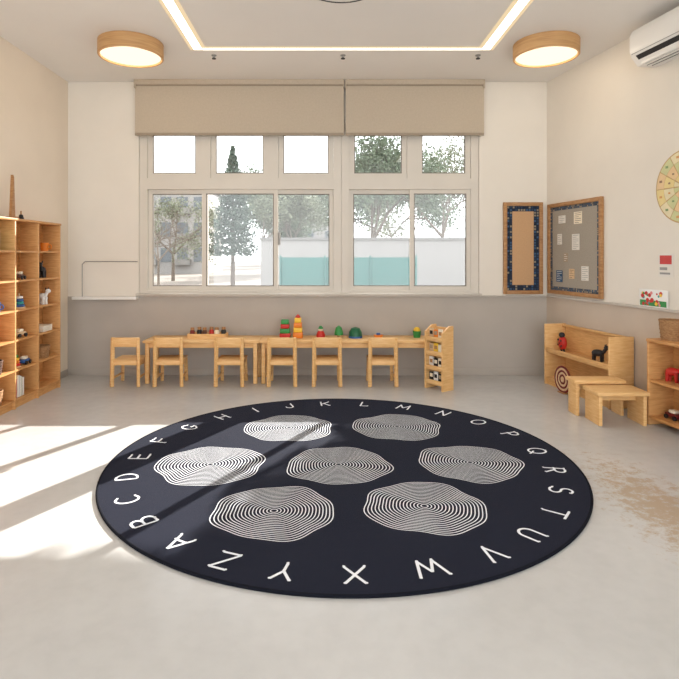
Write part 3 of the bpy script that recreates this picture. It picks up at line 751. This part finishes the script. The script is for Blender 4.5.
# ---------------------------------------------------------------- outdoors
MB().box(-40, 40, 6.3, 120, -.25, -.05).build('ground_outside', M_ground, kind='structure')
fn = thing('mesh_fence', 'teal mesh fence outside the windows', 'fence', (.6, 12.5, -.05))
MB().box(-1.6, 1.45, -.01, .01, .1, 1.32).build('mesh_panel', M_fence, fn)
for x in (-1.6, -.6, .42, 1.45): MB().cyl((x, -.03, 0), (x, -.03, 1.36), .022, seg=12).build('post', M_fence, fn)
gw = thing('garden_wall', 'long white garden wall beyond the fence', 'wall', (3, 19, -.05))
MB().box(-5.2, 12, 0, .3, 0, 1.90).build('masonry', M_plaster, gw)
MB().box(-5.25, 12.05, -.05, .35, 1.90, 1.98).build('coping', M_plasterd, gw)
def building(x, y, w_, d, h_, label, cols_, rows_):
    r = thing('apartment_building', label, 'building', (x, y, -.05))
    MB().box(-w_/2, w_/2, 0, d, 0, h_).build('walls', M_plaster, r)
    MB().box(-w_/2-.2, w_/2+.2, -.2, d+.2, h_, h_+.25).build('roof', M_plasterd, r)
    for i in range(cols_):
        for j in range(rows_):
            cx = -w_/2+w_*(i+.5)/cols_; z = .9+(h_-.6)*j/rows_
            MB().box(cx-.4, cx+.4, -.04, .02, z, z+1.05).build('window', M_bwin, r)
            if i % 2 == 0: MB().box(cx-.65, cx+.65, -.5, 0, z-.22, z+.2).build('balcony', M_plasterd, r)
building(-11.4, 42, 5.0, 6, 6.4, 'pale apartment block seen through the leftmost pane', 4, 3)
building(-2.0, 78, 12, 8, 6.4, 'distant low white building behind the trees', 5, 2)
def leafmesh(name, parent, V, Fc, m):
    me = bpy.data.meshes.new(name); me.from_pydata(V, [], Fc); me.materials.append(m)
    o_ = bpy.data.objects.new(name, me); COL.objects.link(o_); o_.parent = parent
    return o_
def leafquads(rnd_, pts, per, spread, size):
    V = []; Fc = []
    for p in pts:
        for _ in range(per):
            c = p+Vector((rnd_.gauss(0, spread), rnd_.gauss(0, spread), rnd_.gauss(0, spread)))
            a = Vector((rnd_.gauss(0, 1), rnd_.gauss(0, 1), rnd_.gauss(0, 1))).normalized()
            b = a.cross(Vector((rnd_.gauss(0, 1), rnd_.gauss(0, 1), rnd_.gauss(0, 1)))).normalized()
            s_ = size*rnd_.uniform(.6, 1.3); i0 = len(V)
            V += [tuple(c-a*s_), tuple(c-b*s_*.5), tuple(c+a*s_), tuple(c+b*s_*.5)]; Fc.append((i0, i0+1, i0+2, i0+3))
    return V, Fc
def foliage(name, parent, blobs, n, size, m, seed):
    rnd_ = random.Random(seed); pts = []
    tot = sum(b[3]*b[4]*b[5] for b in blobs)
    for (x, y, z, rx, ry, rz) in blobs:
        for _ in range(int(n*rx*ry*rz/tot)):
            u = Vector((rnd_.gauss(0, 1), rnd_.gauss(0, 1), rnd_.gauss(0, 1))).normalized()*(rnd_.random()**.4)
            pts.append(Vector((x+u.x*rx, y+u.y*ry, z+u.z*rz)))
    V, Fc = leafquads(rnd_, pts, 1, 0, size)
    return leafmesh(name, parent, V, Fc, m)
def tree(x, y, blobs, n, size, m, label, tr_=.12, seed=1, h_=6):
    r = thing('garden_tree', label, 'tree', (x, y, -.05), 0, 'trees outside the windows')
    t_ = MB(); t_.cyl((0, 0, 0), (0, 0, h_*.85), tr_, tr_*.35, 12)
    for b in blobs: t_.cyl((0, 0, max(.4, b[2]*.62)), (b[0], b[1], b[2]), tr_*.4, tr_*.12, 8)
    t_.build('trunk', M_bark, r)
    foliage('foliage', r, blobs, n, size, m, seed)
def conifer(x, y, h_, z0, r0, n, size, m, label, seed):
    rnd_ = random.Random(seed)
    r = thing('garden_tree', label, 'tree', (x, y, -.05), 0, 'trees outside the windows')
    t_ = MB(); t_.cyl((0, 0, 0), (0, 0, h_*.97), .11, .02, 10); t_.build('trunk', M_bark, r)
    pts = []
    for _ in range(n):
        u = rnd_.random()**.7
        z = h_-(h_-z0)*u; tier = .72+.28*(1-((u*9) % 1.0))
        rad = (r0*u*tier+.06)*(rnd_.random()**.5); a = rnd_.uniform(0, 2*PI)
        pts.append(Vector((rad*math.cos(a), rad*math.sin(a), z-rad*.15)))
    V, Fc = leafquads(rnd_, pts, 1, 0.02, size); leafmesh('foliage', r, V, Fc, m)
def branchy(x, y, trunk_h, per, size, m, label, seed, tr_=.11, spreadang=.6, depth=5, k=3, leafsp=.22):
    rnd_ = random.Random(seed)
    r = thing('garden_tree', label, 'tree', (x, y, -.05), 0, 'trees outside the windows')
    V = []; Fc = []; tips = []
    def seg(a, b, r0, r1):
        d = (b-a).normalized(); u = d.orthogonal().normalized(); v = d.cross(u); i0 = len(V)
        for (c, rr) in ((a, r0), (b, r1)):
            for q_ in range(5): V.append(tuple(c+(u*math.cos(q_*2*PI/5)+v*math.sin(q_*2*PI/5))*rr))
        for q_ in range(5): Fc.append((i0+q_, i0+(q_+1) % 5, i0+5+(q_+1) % 5, i0+5+q_))
    def grow(p, d, L_, rr, dep):
        e = p+d*L_; seg(p, e, rr, rr*.66)
        if dep <= 2: tips.append(e)
        if dep == 0: return
        for _ in range(k if dep > 1 else 2):
            nd = (d+Vector((rnd_.gauss(0, spreadang), rnd_.gauss(0, spreadang), rnd_.gauss(0.12, spreadang*.6)))).normalized()
            grow(e, nd, L_*rnd_.uniform(.62, .85), rr*.62, dep-1)
    grow(Vector((0, 0, 0)), Vector((0, 0, 1)), trunk_h, tr_, depth)
    leafmesh('branches', r, V, Fc, M_bark)
    if per:
        V2, F2 = leafquads(rnd_, tips, per, leafsp, size)
        leafmesh('foliage', r, V2, F2, m)
conifer(-4.15, 25, 6.3, 1.5, 1.3, 6500, .08, M_leaf3, 'tall dark conifer seen through the second pane', 1)
branchy(-8.2, 30, 1.45, 16, .07, M_leaf2, 'sparse half-bare tree left of the tall conifer', 2, .11, leafsp=.26)
branchy(-2.0, 36, 1.8, 50, .09, M_leaf2, 'olive tree behind the teal fence', 3, .13, leafsp=.34)
branchy(2.2, 26, 1.95, 70, .08, M_leaf1, 'broad green tree seen through the fourth pane', 4, .14, .55, leafsp=.36)
branchy(7.2, 34, 2.5, 30, .10, M_leaf2, 'pale green tree seen through the rightmost pane', 12, .15, .6, leafsp=.42)
branchy(6.0, 50, 3.1, 60, .16, M_leaf1, 'farther green tree between the two right hand trees', 9, .17, .6, leafsp=.6)
branchy(-7.0, 62, 3.0, 55, .17, M_leaf1, 'farther green tree behind the conifer', 14, .17, leafsp=.6)
branchy(-6.3, 21, 1.15, 0, .07, M_leaf1, 'small bare branched tree before the apartment block', 21, .06)
tree(4.3, 11.2, [(.48, 0, 3.70, 1.0, .9, .42), (1.0, 0, 3.9, 1.1, .9, .6), (-.2, 0, 5.25, 1.15, .9, .36), (.3, .2, 4.45, .70, .6, .42), (1.0, .2, 5.0, 1.0, .9, .6), (.5, .2, 5.9, 1.0, .9, .5)], 21000, .075, M_leafn, 'added out-of-view layered pine blocking sun to the right window', .12, 6, 6)  # unseen tree added to keep sun off the right panes, tiers shape the patches

# ---------------------------------------------------------------- light, world, camera
sun = bpy.data.lights.new('sun', 'SUN'); sun.energy = 14; sun.angle = .006; sun.color = (1, .965, .91)
so = bpy.data.objects.new('sun', sun); COL.objects.link(so); so.location = (8, 16, 10)
so.rotation_euler = Vector((-1.0, -1.9, -1)).to_track_quat('-Z', 'Y').to_euler()
wd = bpy.data.worlds.new('world'); SC.world = wd; wd.use_nodes = True
bg = wd.node_tree.nodes['Background']; bg.inputs['Color'].default_value = (.95, .975, 1.0, 1); bg.inputs['Strength'].default_value = 3.45
for (x, y, z, e) in ((-1.73, 4.95, ZC-.16, 7), (1.97, 4.95, ZC-.16, 7)):
    l = bpy.data.lights.new('lamp_light', 'POINT'); l.energy = e; l.color = (1, .85, .65); l.shadow_soft_size = .1
    lo = bpy.data.objects.new('lamp_light', l); COL.objects.link(lo); lo.location = (x, y, z)

cam = bpy.data.cameras.new('camera'); co = bpy.data.objects.new('camera', cam); COL.objects.link(co)
co.location = (0, 0, H); co.rotation_euler = (PI/2, 0, 0)
cam.sensor_width = 36; cam.sensor_fit = 'HORIZONTAL'; cam.lens = F/679*36
cam.shift_x = (339.5-VX)/679; cam.shift_y = -(339.5-HZ)/679
cam.clip_start = .05; cam.clip_end = 300
SC.camera = co
SC.view_settings.view_transform = 'Standard'
